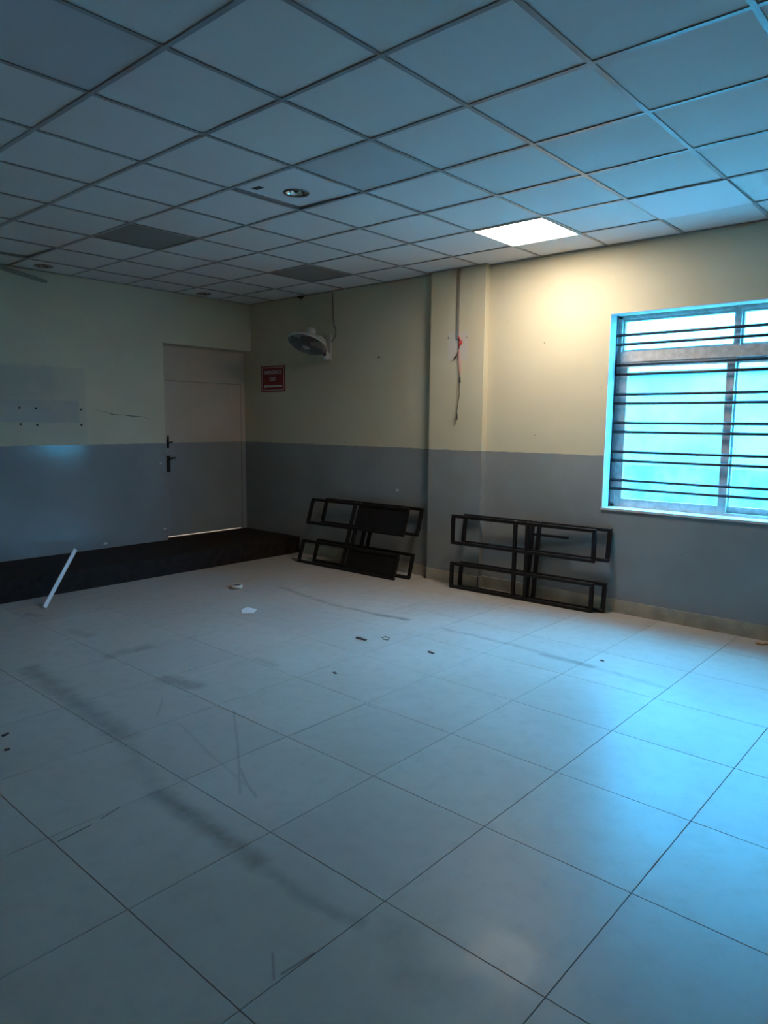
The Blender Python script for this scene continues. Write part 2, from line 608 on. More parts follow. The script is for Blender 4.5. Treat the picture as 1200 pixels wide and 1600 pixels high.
wall_far = wf.build('wall_far', M['wall_far'])
tag(wall_far, 'far wall behind the dark platform, cream over glossy grey', 'wall', kind='structure')
wl = box('wall_left', M['wall'], None, XL - 0.2, XL, YB - 0.2, YW, -0.1, ZT)
tag(wl, 'plain side wall opposite the window wall', 'wall', kind='structure')
wb = box('wall_back', M['wall'], None, XL, XW, YB - 0.25, YB, -0.1, ZT)
tag(wb, 'plain back wall facing the platform', 'wall', kind='structure')

# drill holes in the far wall (old board fixings) and chipped marks
hm = MB().lathe([(0.0001, 0.0), (0.010, 0.0), (0.011, 0.004), (0.0001, 0.004)], 10).mesh('plug_hole', M['hole'])
for (u, v) in ((30, 637), (56, 638), (126, 640), (32, 663), (58, 664), (127, 664)):
    p = pix(u, v, 'y', YW)
    o = inst('plug_hole', hm, wall_far, (p.x, YW + 0.0005, p.z), (math.pi / 2, 0, 0))
chip = MB().prism([(-0.03, -0.012), (0.02, -0.016), (0.035, 0.004), (0.0, 0.018), (-0.028, 0.010)], 0, 0.0015).mesh('paint_chip', M['paper'])
for (u, v, s) in ((165, 849, 0.8), (258, 826, 0.7), (251, 724, 0.4)):
    p = pix(u, v, 'y', YW)
    o = inst('paint_chip', chip, wall_far, (p.x, YW, p.z), (math.pi / 2, 0, 0))
    o.scale = (s, s, 1)
for (u, v, s) in ((621, 766, 0.7),):
    p = pix(u, v, 'x', XW)
    o = inst('paint_chip', chip, wall_right, (XW, p.y, p.z), (math.pi / 2, 0, -math.pi / 2))
    o.scale = (s, s, 1)
dm = MB().prism([(-0.02, -0.008), (0.012, -0.012), (0.02, 0.006), (-0.01, 0.012)], 0, 0.0015).mesh('wall_nick', M['conduit'])
for (u, v, s) in ((592, 558, 1.1), (851, 536, 0.45), (540, 690, 0.5), (638, 700, 0.5), (836, 680, .35), (893, 735, .6), (1104, 950, 0.8), (1065, 868, 0.7)):
    p = pix(u, v, 'x', XW)
    o = inst('wall_nick', dm, wall_right, (XW, p.y, p.z), (math.pi / 2, 0, -math.pi / 2))
    o.scale = (s, s, 1)
for (u, v, s) in ((701, 528, 0.9), (729, 527, 0.6), (688, 716, .6), (693, 832, .7)):
    p = pix(u, v, 'x', XP)
    o = inst('wall_nick', dm, pil, (XP, p.y, p.z), (math.pi / 2, 0, -math.pi / 2))
    o.scale = (s * 0.7, s, 1)
cr = MB()
pts = [pix(u, v, 'y', YW - 0.001) for u, v in ((148, 640), (165, 644), (178, 648), (190, 648), (205, 650), (222, 651), (236, 655))]
cr.tube(pts, [0.001, 0.002, 0.005, 0.002, 0.005, 0.002, 0.001], 4)
cr.build('crack', M['wire_grey'], wall_far)

# ---- skirting
def skirting(name, label, runs):
    e = tag(empty(name), label, 'skirting', kind='structure')
    for (x, ya, yb, z1) in runs:
        y = ya
        while y < yb - 0.02:
            y2 = min(y + 0.6, yb)
            o = MB().box(x - 0.012, x + 0.004, y + 0.0012, y2 - 0.0012, -0.002, z1 + random.uniform(-0.002, 0.002)).build('skirting_tile', M['skirt'], e)
            y = y2
    return e


sk = skirting('baseboard_right', 'cream tile skirting along the foot of the window wall and pillar',
              [(XW, YB, 1.752 - 0.012, 0.114), (XP, 1.752 - 0.012, 2.386 + 0.012, 0.114), (XW, 2.386, YPL, 0.114)])
MB().box(XP - 0.012, XW - 0.012, 1.752 - 0.012, 1.752 + 0.004, -0.002, 0.114).build('skirting_tile', M['skirt'], sk)
MB().box(XP - 0.012, XW - 0.012, 2.386 - 0.004, 2.386 + 0.012, -0.002, 0.114).build('skirting_tile', M['skirt'], sk)

# ---- platform
pf = tag(empty('platform', (0, YPL, 0)), 'low dark brown platform running along the far wall under the door', 'platform', kind='structure')
def plat(name, *b):
    o = box(name, M['platform'], None, *b)
    o.parent = pf
    o.location = (0, -YPL, 0)
    return o
plat('platform_top', XL, XW - 0.002, YPL, YD + 0.008, ZPL - 0.02, ZPL)
x = 0.03 - 1.22 * 3
while x < XW - 0.05:
    plat('front_panel', max(x, XL) + 0.001, min(x + 1.22, XW - 0.002) - 0.001, YPL + 0.004, YPL + 0.022, -0.002, ZPL - 0.02)
    x += 1.22

# ---- ceiling
ceil = box('ceiling', M['slab'], None, XL - 0.2, XW + 0.25, YB - 0.2, YW + 0.23, ZT, ZT + 0.1)
tag(ceil, 'suspended ceiling of square white tiles in a metal grid', 'ceiling', kind='structure')
SPECIAL = {(1, 1): 'tile_grey', (1, 5): 'tile_dark', (4, 5): 'tile_dark', (-2, 1): 'tile_grey'}
DLPOS = {(1, 8): pix(68, 416, 'z', H), (4, 8): pix(318, 459, 'z', H)}
SKIP = {(4, 1), (4, -1), (1, 2)}
i0, i1 = math.floor(XL / PX), math.floor(XW / PX)
j0, j1 = math.floor(YB / PY), math.floor(YW / PY)
ccache = {}
ZF = H - 0.003          # flange underside
ZTILE = H + 0.0025      # tile face
for i in range(i0, i1 + 1):
    for j in range(j0, j1 + 1):
        x0, x1 = max(i * PX, XL) + 0.005, min((i + 1) * PX, XW) - 0.005
        y0, y1 = max(j * PY, YB) + 0.005, min((j + 1) * PY, YW) - 0.005
        if (i, j) in SKIP or x1 - x0 < 0.03 or y1 - y0 < 0.03:
            continue
        mk = SPECIAL.get((i, j), 'tile')
        key = (round(x1 - x0, 4), round(y1 - y0, 4), mk)
        if key not in ccache:
            a, c = key[0] / 2, key[1] / 2
            ccache[key] = MB().box(-a, a, -c, c, 0, 0.014).mesh('ceiling_tile', M[mk])
        if (i, j) in DLPOS:
            q = DLPOS[(i, j)]
            mcx, mcy = (x0 + x1) / 2, (y0 + y1) / 2
            me_ = holed_plate(x0 - mcx, x1 - mcx, y0 - mcy, y1 - mcy, q.x - mcx, q.y - mcy, 0.072, 0, 0.014).mesh('ceiling_tile', M[mk])
            inst('ceiling_tile', me_, ceil, (mcx, mcy, ZTILE))
            continue
        rot = None
        z = ZTILE + random.uniform(0, 0.0012)
        if (i, j) == (0, 7):
            rot = (0.016, -0.016, 0)
            z += 0.009
        inst('ceiling_tile', ccache[key], ceil, ((x0 + x1) / 2, (y0 + y1) / 2, z), rot)
# grid: main tees along y, cross tees along x
def tee_mesh(length, ax):
    mb = MB()
    a = length / 2
    if ax == 'y':
        mb.box(-0.012, 0.012, -a, a, 0, 0.0015).box(-0.0012, 0.0012, -a, a, 0.0015, 0.038)
    else:
        mb.box(-a, a, -0.012, 0.012, 0, 0.0015).box(-a, a, -0.0012, 0.0012, 0.0015, 0.038)
    return mb.mesh('grid_tee', M['tee'])
mm = tee_mesh(YW - YB, 'y')
for i in range(i0 + 1, i1 + 1):
    inst('main_tee', mm, ceil, (i * PX, (YW + YB) / 2, ZF))
cm = tee_mesh(PX - 0.024, 'x')
for i in range(i0, i1 + 1):
    for j in range(j0 + 1, j1 + 1):
        x0, x1 = max(i * PX + 0.012, XL), min((i + 1) * PX - 0.012, XW)
        me = cm if abs(x1 - x0 - (PX - 0.024)) < 1e-3 else tee_mesh(x1 - x0, 'x')
        inst('cross_tee', me, ceil, ((x0 + x1) / 2, j * PY, ZF))
MB().box(XW - 0.022, XW, YB, YW, ZF - 0.001, ZF + 0.001).build('wall_angle', M['tee'], ceil)
MB().box(XL, XW, YW - 0.022, YW, ZF - 0.001, ZF + 0.0008).build('wall_angle', M['tee'], ceil)
MB().box(XP - 0.020, XP, 1.735, 2.40, ZF - 0.0015, ZF + 0.0012).build('wall_angle', M['tee'], ceil)

# ---- windows
def window(name, label, loc, rotz, width, glass, grille_label):
    """local frame: +x = outwards from the wall face, y along the wall, z up from the floor"""
    e = tag(empty(name, loc, (0, 0, rotz)), label, 'window', kind='structure')
    def P(nm, m, parent, xa, xb, ya, yb, za, zb):
        return MB().box(xa, xb, ya, yb, za, zb).build(nm, M[m], parent)
    y0, y1, mid = -width / 2, width / 2, 0.0
    # plaster reveal (jambs, head, sill) lining the opening
    xa, xb = -0.001, 0.252
    P('jamb', 'reveal', e, xa, xb, y1 - 0.006, y1 + 0.001, WZ0, WZ1)
    P('jamb', 'reveal', e, xa, xb, y0 - 0.001, y0 + 0.006, WZ0, WZ1)
    P('head', 'reveal', e, xa, xb, y0, y1, WZ1 - 0.006, WZ1 + 0.001)
    P('sill', 'reveal', e, xa - 0.010, xb, y0 - 0.004, y1 + 0.004, WZ0 - 0.012, WZ0 + 0.006)
    fa, fb = 0.165, 0.235          # aluminium frame depth
    a0, a1, b0, b1 = y0 + 0.006, y1 - 0.006, WZ0 + 0.006, WZ1 - 0.006
    fr = P('outer_frame', 'alu', e, fa, fb, a1 - 0.030, a1, b0, b1)
    for args in ((fa, fb, a0, a0 + 0.030, b0, b1), (fa, fb, a0, a1, b0, b0 + 0.022), (fa, fb, a0, a1, b1 - 0.026, b1)):
        P('frame_rail', 'alu', fr, *args)
    zt0, zt1 = 2.120, 2.205
    P('transom', 'alu', e, fa - 0.004, fb, a0 + 0.03, a1 - 0.03, zt0, zt1)
    P('mullion', 'alu', e, fa, fb, mid - 0.018, mid + 0.018, zt1, b1 - 0.026)
    # fixed top lights
    for (c0, c1) in ((a0 + 0.03, mid - 0.018), (mid + 0.018, a1 - 0.03)):
        s = P('top_light', 'alu', e, fa + 0.02, fb - 0.015, c0, c1, zt1, zt1 + 0.018)
        P('frame_rail', 'alu', s, fa + 0.02, fb - 0.015, c0, c1, b1 - 0.046, b1 - 0.026)
        P('frame_rail', 'alu', s, fa + 0.02, fb - 0.015, c0, c0 + 0.018, zt1 + 0.018, b1 - 0.046)
        P('frame_rail', 'alu', s, fa + 0.02, fb - 0.015, c1 - 0.018, c1, zt1 + 0.018, b1 - 0.046)
        P('pane', glass, s, fa + 0.036, fa + 0.040, c0 + 0.018, c1 - 0.018, zt1 + 0.018, b1 - 0.046)
    # two sliding sashes, the second in the outer track
    for k, (c0, c1, xs) in enumerate(((mid + 0.004, a1 - 0.03, fa + 0.004), (a0 + 0.03, mid + 0.052, fa + 0.036))):
        zz0, zz1 = b0 + 0.022, zt0
        s = P('sash', 'alu', e, xs, xs + 0.028, c0, c0 + 0.062, zz0, zz1)
        P('stile', 'alu', s, xs, xs + 0.028, c1 - 0.062, c1, zz0, zz1)
        P('bottom_rail', 'alu', s, xs, xs + 0.028, c0 + 0.062, c1 - 0.062, zz0, zz0 + 0.050)
        P('top_rail', 'alu', s, xs, xs + 0.028, c0 + 0.062, c1 - 0.062, zz1 - 0.045, zz1)
        P('pane', glass, s, xs + 0.012, xs + 0.016, c0 + 0.062, c1 - 0.062, zz0 + 0.050, zz1 - 0.045)
    # security grille
    g = tag(empty('window_grille', Vector(loc) + Matrix.Rotation(rotz, 3, 'Z') @ Vector((0.130, 0, WZ0)), (0, 0, rotz)), grille_label, 'grille')
    for z0_ in (2.333, 2.258, 2.088, 2.012, 1.846, 1.772, 1.610, 1.534, 1.368, 1.293, 1.127, 1.054):
        z = 1.598 + (z0_ - 1.598) * 1.0086
        MB().tube([(0, a0 - 0.004, z - WZ0), (0, a1 + 0.004, z - WZ0)], 0.0125, 10).build('grille_bar', M['grille'], g)
    for yy in (a0 + 0.004, a1 - 0.004):
        MB().box(-0.012, 0.012, yy - 0.003, yy + 0.003, 0.002, WZ1 - WZ0 - 0.002).build('end_strip', M['grille'], g)
    return e
window('window_1', 'aluminium sliding window with top lights, near the stacked frames', (XW, (WY0 + WY1) / 2, 0), 0, WY1 - WY0, 'glass', 'black paired-bar security grille across the sliding window beside the stacked frames')

# ---- outside: neighbouring wall, ground
ow = tag(box('wall_outside', M['plaster_out'], None, 6.4, 6.6, -9.0, 8.0, 1.10, 2.20), 'weathered white boundary wall seen through the window', 'wall', kind='structure')
MB().box(6.36, 6.6, -9.0, 8.0, -0.15, 1.10).build('plinth', M['plinth_out'], ow)
MB().box(6.36, 6.64, -9.0, 8.0, 2.20, 2.24).build('coping', M['plaster_out'], ow)
tag(box('ground_outside', M['ground'], None, -14.0, 14.0, -14.0, 14.0, -0.25, -0.15), 'concrete ground outside the windows', 'ground', kind='structure')

nb = tag(empty('added_building', (15.0, 3.0, -0.15)), 'added pale building far behind the boundary wall, toning the upper window panes', 'building', kind='structure')  # added block, put there to tone the view through the upper panes
MB().box(0, 6, -22, 9, 0, 5.6).build('facade', M['facade_out'], nb)
MB().box(-0.15, 0.1, -22, 9, 5.6, 5.75).build('parapet', M['facade_out'], nb)
MB().box(0.6, 5, -6, 2, 5.6, 7.6).build('upper_block', M['facade_out'], nb)

# ---- corridor behind the door
co = tag(box('wall_corridor', M['corridor'], None, 1.2, 4.6, 7.0, 7.1, -0.1, ZT), 'pale corridor beyond the door', 'corridor', kind='structure')
for b in ((1.1, 1.2, 5.566, 7.1, -0.1, ZT), (4.6, 4.7, 5.566, 7.1, -0.1, ZT), (1.1, 4.7, 5.566, 7.1, 2.9, 3.0), (1.2, 4.6, YD + 0.010, 7.0, 0.10, ZPL - 0.004), (XW + 0.25, 4.7, 5.5, 5.6, -.1, ZT)):
    MB().box(*b).build('corridor_side', M['corridor'], co)
cl = tag(empty('corridor_light_offscreen', (2.9, 6.4, 2.9)), 'corridor tube light behind the closed door', 'light')
MB().box(-0.5, 0.5, -0.04, 0.04, -0.03, 0.0).build('housing', M['whitepaint'], cl)
MB().tube([(-0.48, 0, -0.05), (0.48, 0, -0.05)], 0.02, 10).build('tube', emit_mat('lit corridor tube', (1, 0.9, 0.85), 120.0), cl)

# ---- door
dr = tag(empty('door_1', (2.86, YD, ZPL)), 'flush two-tone door with a fixed panel above, recessed at the platform end', 'door', kind='structure')
def D(nm, m, parent, xa, xb, ya, yb, za, zb):
    return MB().box(xa - 2.86, xb - 2.86, ya - YD, yb - YD, za - ZPL, zb - ZPL).build(nm, m, parent)
leaf = D('door_leaf', M['door'], dr, 2.255, 3.425, YD, YD + 0.035, ZPL + 0.014, 2.058)
D('top_panel', M['door'], dr, 2.238, XW, YD - 0.004, YD + 0.035, 2.064, DZ1)
D('head_stop', M['door'], dr, 2.238, XW, YD + 0.0355, YD + 0.06, 2.02, 2.10)
D('frame_post', M['door'], dr, 3.430, XW, YD - 0.006, YD + 0.05, ZPL, 2.064)
D('frame_post', M['door'], dr, 2.238, 2.250, YD, YD + 0.05, ZPL, 2.064)
hl = pix(378, 640, 'y', YD)
for zz in (0.45, 1.15, 1.85):
    MB().tube([(3.428 - 2.86, -0.008, zz - ZPL - 0.05), (3.428 - 2.86, -0.008, zz - ZPL + 0.05)], 0.007, 8).build('hinge', M['door'], leaf)
# fittings
def fit(nm, parts):
    r = None
    for n, mb in parts:
        o = mb.build(n if r else nm, M['handle'], leaf)
    return o
b0 = pix(262, 692, 'y', YD)
bx, bz = b0.x - 2.86, b0.z - ZPL
mb = MB().box(bx - 0.016, bx + 0.016, -0.006, 0.001, bz - 0.06, bz + 0.05)
mb.tube([(bx, -0.012, bz - 0.06), (bx, -0.012, bz + 0.085)], 0.009, 8)
mb.tube([(bx, -0.012, bz + 0.0), (bx + 0.05, -0.03, bz + 0.01)], 0.008, 8)
mb.build('tower_bolt', M['handle'], leaf)
h0 = pix(263, 722, 'y', YD)
hx, hz = h0.x - 2.86, h0.z - ZPL
mb = MB().box(hx - 0.024, hx + 0.024, -0.006, 0.001, hz - 0.12, hz + 0.075)
mb.tube([(hx - 0.01, -0.03, hz + 0.045), (hx + 0.085, -0.032, hz + 0.05)], [0.011, 0.009], 8)
mb.tube([(hx - 0.005, 0.0, hz + 0.045), (hx - 0.005, -0.034, hz + 0.045)], 0.012, 8)
mb.lathe([(0.0001, 0), (0.012, 0), (0.012, 0.008), (0.0001, 0.008)], 10, (hx, -0.008, hz - 0.07))
mb.build('lever_handle', M['handle'], leaf)

# ================================================================== CEILING THINGS
# ---- lit LED panel in cell (4, 1)
def led(name, i, j, lit, label, cat):
    e = tag(empty(name, ((i + 0.5) * PX, (j + 0.5) * PY, ZF + 0.001)), label, cat)
    a, c = PX / 2 - 0.004, PY / 2 - 0.004
    if lit:
        t = 0.014
        f = MB().box(-a, a, -c, -c + t, -0.005, 0.008).box(-a, a, c - t, c, -0.005, 0.008).box(-a, -a + t, -c + t, c - t, -0.005, 0.008).box(a - t, a, -c + t, c - t, -0.005, 0.008)
        f.build('frame', M['whitepaint'], e)
        MB().box(-a + t, a - t, -c + t, c - t, -0.0035, 0.004).build('diffuser', M['led'], e)
    else:
        MB().box(-a - 0.010, a - 0.010, -c - 0.010, c - 0.010, -0.007, -0.002).build('face', M['tile_blank'], e)
        MB().box(-a, a, -c, c, -0.002, 0.02).build('tray', M['whitepaint'], e)
    return e
led('led_panel_light', 4, 1, True, 'lit square white LED panel in the ceiling beside the pillar', 'ceiling light')
led('blank_panel', 4, -1, False, 'pale blank square panel hiding the ceiling grid above the window', 'ceiling panel')

# ---- loose board with downlight in cell (1, 2)
bd = tag(empty('loose_ceiling_board', (1.5 * PX, 2.5 * PY, H + 0.004)), 'loose white ceiling board sitting crooked over a dark gap, with a dark plate as its slot', 'ceiling board')
dlp = pix(463, 303, 'z', H)
ctr = Vector(bd.location)
xs = [-0.286, -0.215, -0.165, 0.286]
slot = pix(403, 296, 'z', H)
sx, sy = slot.x - ctr.x, slot.y - ctr.y
xs = [-0.288, sx - 0.022, sx + 0.022, 0.288]
ysb = [-0.292, sy - 0.038, sy + 0.038, 0.274]
dcx, dcy = dlp.x - ctr.x, dlp.y - ctr.y
mb = holed_plate(xs[0], xs[3], ysb[0], ysb[3], dcx, dcy, 0.072, 0, 0.009)
MB().box(xs[1], xs[2], ysb[1], ysb[2], -0.0006, 0.004).build('slot', M['hole'], bd)  # dark plate paints the shade of an open slot; the board is uncut
brd = mb.build('board', M['board'], bd)
bd.rotation_euler = (0.014, -0.016, 0.024)
bd.location.z += 0.003


def downlight(p, label, r=0.075, tilt=(0, 0, 0), bulb=True):
    e = tag(empty('downlight', p, tilt), label, 'downlight', 'recessed downlights')
    MB().lathe([(r * 0.80, 0.001), (r * 0.84, -0.006), (r * 0.96, -0.007), (r, -0.003), (r, 0.003)], 36).build('trim_ring', M['chrome_trim'], e)
    MB().lathe([(r * 0.82, 0.0), (r * 0.74, 0.012), (r * 0.55, 0.026), (r * 0.28, 0.034)], 36).build('reflector', M['chrome'], e)
    MB().lathe([(r * 0.90, 0.004), (r * 0.88, 0.09), (0.0001, 0.095)], 24).build('can', M['chrome_trim'], e)
    MB().lathe([(r * 0.28, 0.036), (r * 0.32, 0.018), (r * 0.18, 0.004), (0.0001, 0.002)], 20).build('lamp', M['bulb'], e)
    return e
dl = downlight((dlp.x, dlp.y, H + 0.007), 'unlit chrome downlight in the loose ceiling board', 0.085, (0.014, -0.016, 0))
p = pix(68, 416, 'z', H)
downlight((p.x, p.y, ZTILE), 'unlit chrome downlight by the loose batten at the far wall', 0.085)
p = pix(318, 459, 'z', H)
downlight((p.x, p.y, ZTILE), 'unlit chrome downlight close above the door', 0.085)

# ---- loose batten at the ceiling edge over the far wall
A = Vector((0.30, YW - 0.03, H - 0.006))
B = pix(73, 440, 'y', YW - 0.05)
e = tag(empty('loose_batten', A), 'loose beige batten sagging from the ceiling edge of the far wall', 'batten')
mb = MB()
a_ = pix(0, 416, 'y', YW - 0.03) - A
d_ = B - A
mb.bar((-0.05, 0, 0), a_, 0.026)
mb.bar(a_ * 0.995, d_, 0.026)
mb.build('strip', M['batten'], e)
mb = MB().bar(Vector((0.0, -0.018, -0.014)), d_ + Vector((-0.04, -0.018, -0.014)), 0.010)
mb.build('edge_lip', M['batten'], e)

# small dark bracket at ceiling on the left part of the window wall
p = pix(471, 467, 'x', XW)
tag(MB().box(XW - 0.03, XW, p.y - 0.035, p.y + 0.035, H - 0.022, H - 0.004).box(XW - 0.012, XW, p.y - 0.010, p.y + 0.010, H - 0.034, H - 0.022).build('ceiling_clip', M['hole']), 'small dark clip at the ceiling edge above the exit sign', 'clip')

# ================================================================== WALL THINGS
# ---- emergency exit sign
s0, s1 = pix(408.5, 573, 'x', XW), pix(445.7, 611.3, 'x', XW)
yc, zc = (s0.y + s1.y) / 2, (s0.z + s1.z) / 2
sw, sh = abs(s0.y - s1.y), abs(s0.z - s1.z)
sg = tag(empty('exit_sign', (XW, yc, zc), (math.pi / 2, 0, -math.pi / 2)), 'red EMERGENCY EXIT sign with a white arrow pointing to the door', 'sign')
MB().box(-sw / 2, sw / 2, -sh / 2, sh / 2, -0.001, 0.006).build('board', M['red'], sg)
t, g_ = 0.008, 0.016
bb = MB()
for (xa, xb, ya, yb) in ((-sw / 2 + g_, sw / 2 - g_, sh / 2 - g_ - t, sh / 2 - g_), (-sw / 2 + g_, sw / 2 - g_, -sh / 2 + g_, -sh / 2 + g_ + t),
                         (-sw / 2 + g_, -sw / 2 + g_ + t, -sh / 2 + g_ + t, sh / 2 - g_ - t), (sw / 2 - g_ - t, sw / 2 - g_, -sh / 2 + g_ + t, sh / 2 - g_ - t)):
    bb.box(xa, xb, ya, yb, 0.0055, 0.0066)
bb.build('border', M['signwhite'], sg)


def lettering(txt, size, width, y, parent):
    cu = bpy.data.curves.new('lettering', 'FONT')
    cu.body = txt
    cu.size = size
    cu.align_x = 'CENTER'
    cu.align_y = 'CENTER'
    cu.extrude = 0.0005
    cu.offset = 0.0012
    tmp = bpy.data.objects.new('tmp', cu)
    COL.objects.link(tmp)
    bpy.context.view_layer.update()
    me = bpy.data.meshes.new_from_object(tmp.evaluated_get(bpy.context.evaluated_depsgraph_get()))
    bpy.data.objects.remove(tmp, do_unlink=True)
    me.materials.clear()
    me.materials.append(M['signwhite'])
    xs_ = [v.co.x for v in me.vertices]
    k = width / (max(xs_) - min(xs_))
    for v in me.vertices:
        v.co.x *= k
    o = bpy.data.objects.new('lettering', me)
    COL.objects.link(o)
    o.parent = parent
    o.location = (0, y, 0.0066)
    return o
lettering('EMERGENCY', 0.062, sw * 0.76, sh * 0.24, sg)
lettering('EXIT', 0.062, sw * 0.27, -sh * 0.02, sg)
ah = sw * 0.39
MB().prism([(-ah, -sh * 0.29), (-ah + 0.035, -sh * 0.29 + 0.026), (-ah + 0.035, -sh * 0.29 + 0.013), (ah, -sh * 0.29 + 0.013), (ah, -sh * 0.29 - 0.013),
            (-ah + 0.035, -sh * 0.29 - 0.013), (-ah + 0.035, -sh * 0.29 - 0.026)][::-1], 0.0055, 0.0068).build('arrow', M['signwhite'], sg)

# ---- wall fan
bt, bb_ = pix(511, 522, 'x', XW), pix(517, 563, 'x', XW)
fy, fz = (bt.y + bb_.y) / 2, (bt.z + bb_.z) / 2
fan = tag(empty('wall_fan', (XW, fy, fz)), 'grey-white wall fan tilted to face the floor, above the exit sign', 'fan')
O = Vector((XW, fy, fz))
cen = pix(480, 537.5, 'x', 3.20)
n = Vector((-0.42, -0.05, -0.90)).normalized()      # the way the fan blows
R_ = 0.228
q = Vector((0, 0, 1)).rotation_difference(-n)
Mx = Matrix.Translation(cen - O) @ q.to_matrix().to_4x4()    # local +z = towards the motor


def fpart(mb, name, m, parent=fan):
    o = mb.build(name, m, parent)
    o.matrix_local = Mx
    return o
mb = MB().torus((0, 0, 0.0), R_, 0.0075, 48, 8)
mb.torus((0, 0, 0.012), R_ - 0.001, 0.005, 48, 6)
fpart(mb, 'rim', M['fan'])
cg = MB()
for rr, zz in ((0.19, -0.028), (0.15, -0.038), (0.11, -0.043), (0.07, -0.045)):
    cg.torus((0, 0, zz), rr, 0.0014, 40, 4)
for k in range(84):
    an = 2 * math.pi * k / 84
    ca, sa = math.cos(an), math.sin(an)
    cg.tube([(R_ * ca, R_ * sa, 0), (0.19 * ca, 0.19 * sa, -0.028), (0.11 * ca, 0.11 * sa, -0.043), (0.045 * ca, 0.045 * sa, -0.046)], 0.0022, 4, False)
fpart(cg, 'front_guard', M['fan_wire'])
cg = MB()
for rr, zz in ((0.19, 0.045), (0.14, 0.058)):
    cg.torus((0, 0, zz), rr, 0.0014, 40, 4)
for k in range(48):
    an = 2 * math.pi * k / 48
    ca, sa = math.cos(an), math.sin(an)
    cg.tube([(R_ * ca, R_ * sa, 0.01), (0.19 * ca, 0.19 * sa, 0.045), (0.075 * ca, 0.075 * sa, 0.066)], 0.0020, 4, False)
fpart(cg, 'rear_guard', M['fan_wire'])
fpart(MB().lathe([(0.0001, -0.050), (0.038, -0.049), (0.046, -0.045), (0.046, -0.041), (0.0001, -0.040)], 24), 'badge', M['fan'])
fpart(MB().lathe([(0.0001, -0.032), (0.03, -0.030), (0.034, 0.0), (0.03, 0.03), (0.0001, 0.03)], 20), 'hub', M['fan_dark'])
for k in range(3):
    mb = MB()
    prof = [(0.03, -0.50, 0.50), (0.09, -0.78, 0.62), (0.15, -0.80, 0.62), (0.200, -0.60, 0.52)]
    for zoff in (0.0, 0.002):
        for (rr, a0, a1) in prof:
            for s_ in (0.0, 0.5, 1.0):
                an = a0 + (a1 - a0) * s_ + k * 2 * math.pi / 3
                mb.v.append((rr * math.cos(an), rr * math.sin(an), -0.016 + 0.032 * s_ + zoff))
    for lay, flip in ((0, True), (12, False)):
        for a in range(3):
            for b_ in range(2):
                f_ = (lay + a * 3 + b_, lay + (a + 1) * 3 + b_, lay + (a + 1) * 3 + b_ + 1, lay + a * 3 + b_ + 1)
                mb.f.append(f_[::-1] if flip else f_)
                mb.sm.append(True)
    fpart(mb, 'blade', M['fan_dark'])
fpart(MB().lathe([(0.076, 0.060), (0.078, 0.070), (0.066, 0.080), (0.060, 0.105), (0.056, 0.175), (0.048, 0.190), (0.0001, 0.194)], 28), 'motor_housing', M['fan'])
# wall bracket: curved arm from the wall plate to the motor neck
plate = MB()
zz = [(-0.150, 0.030), (-0.140, 0.045), (-0.05, 0.055), (0.06, 0.055), (0.145, 0.050), (0.155, 0.030)]
plate.box(-0.018, 0.0, -0.048, 0.048, -0.155, 0.150)
po = bevel(plate.build('wall_plate', M['fan'], fan), 0.012, 3)
neck = (cen - O) + (-n) * 0.095
arm = MB().tube([(-0.005, 0, -0.125), (-0.045, 0, -0.105), (-0.075, 0.0, -0.05), (-0.085, 0, 0.01), (-0.095, 0.0, 0.06), (-0.125, 0.01, 0.085), tuple(neck + Vector((0.05, 0, 0.0))), tuple(neck)],
                [0.045, 0.045, 0.040, 0.034, 0.034, 0.034, 0.03, 0.03], 14)
arm.build('arm', M['fan'], fan)
MB().lathe([(0.0001, 0), (0.024, 0), (0.022, 0.02), (0.0001, 0.022)], 16).build('speed_knob', M['fan_dark'], fan, (-0.080, -0.018, -0.085)).rotation_euler = (0, -math.pi / 2, 0)
kb = MB().lathe([(0.0001, 0), (0.030, 0), (0.030, 0.006), (0.0001, 0.008)], 16).build('control_face', M['fan_dark'], fan, (-0.092, -0.01, -0.062))
kb.rotation_euler = (0, -math.pi / 2, 0)

# cord from the ceiling to the fan
pts = [pix(u, v, 'x', XW - 0.008) for u, v in ((519.5, 458), (520, 475), (520.5, 495), (522, 508), (525, 516), (524, 526), (519, 533), (514, 536))]
tag(MB().tube(pts, 0.006, 6).build('fan_cord', M['wire_grey']), 'thin grey cord running from the ceiling to the wall fan', 'cord')

# ---- pillar wiring
c0, c1 = pix(721.5, 417, 'x', XP), pix(716, 530, 'x', XP)
tag(MB().box(XP - 0.014, XP + 0.0, c1.y - 0.012, c1.y + 0.012, c1.z, H - 0.004).build('wire_casing', M['conduit']), 'brown-grey wire casing down the pillar from the ceiling', 'casing')
wi = tag(empty('hanging_wires', (XP, c1.y, c1.z)), 'loose red and black wires dangling from the casing on the pillar', 'wires')
o_ = Vector(wi.location)
def W(px, off, r, name, m):
    pts = []
    for k, (u, v) in enumerate(px):
        pts.append(pix(u, v, 'x', XP - off) - o_)
    MB().tube(pts, r, 6).build(name, M[m], wi)
W([(717, 526), (719, 531), (722, 533), (721, 537), (718, 538), (717.5, 534), (719.5, 531.5), (721, 534.5), (718.5, 539), (717, 543)], 0.014, 0.0055, 'red_wire', 'wire_red')
W([(717, 528), (717.5, 538), (717.3, 547), (716, 552)], 0.010, 0.0045, 'black_wire', 'wire_black')
W([(716, 551), (713.5, 555), (711, 558)], 0.014, 0.004, 'black_wire', 'wire_black')
W([(712.5, 557.5), (709.8, 559)], 0.016, 0.008, 'taped_end', 'wire_black')
W([(717, 545), (716.5, 555), (717.5, 567), (718, 578), (718.5, 590)], 0.020, 0.0035, 'pink_wire', 'wire_pink')
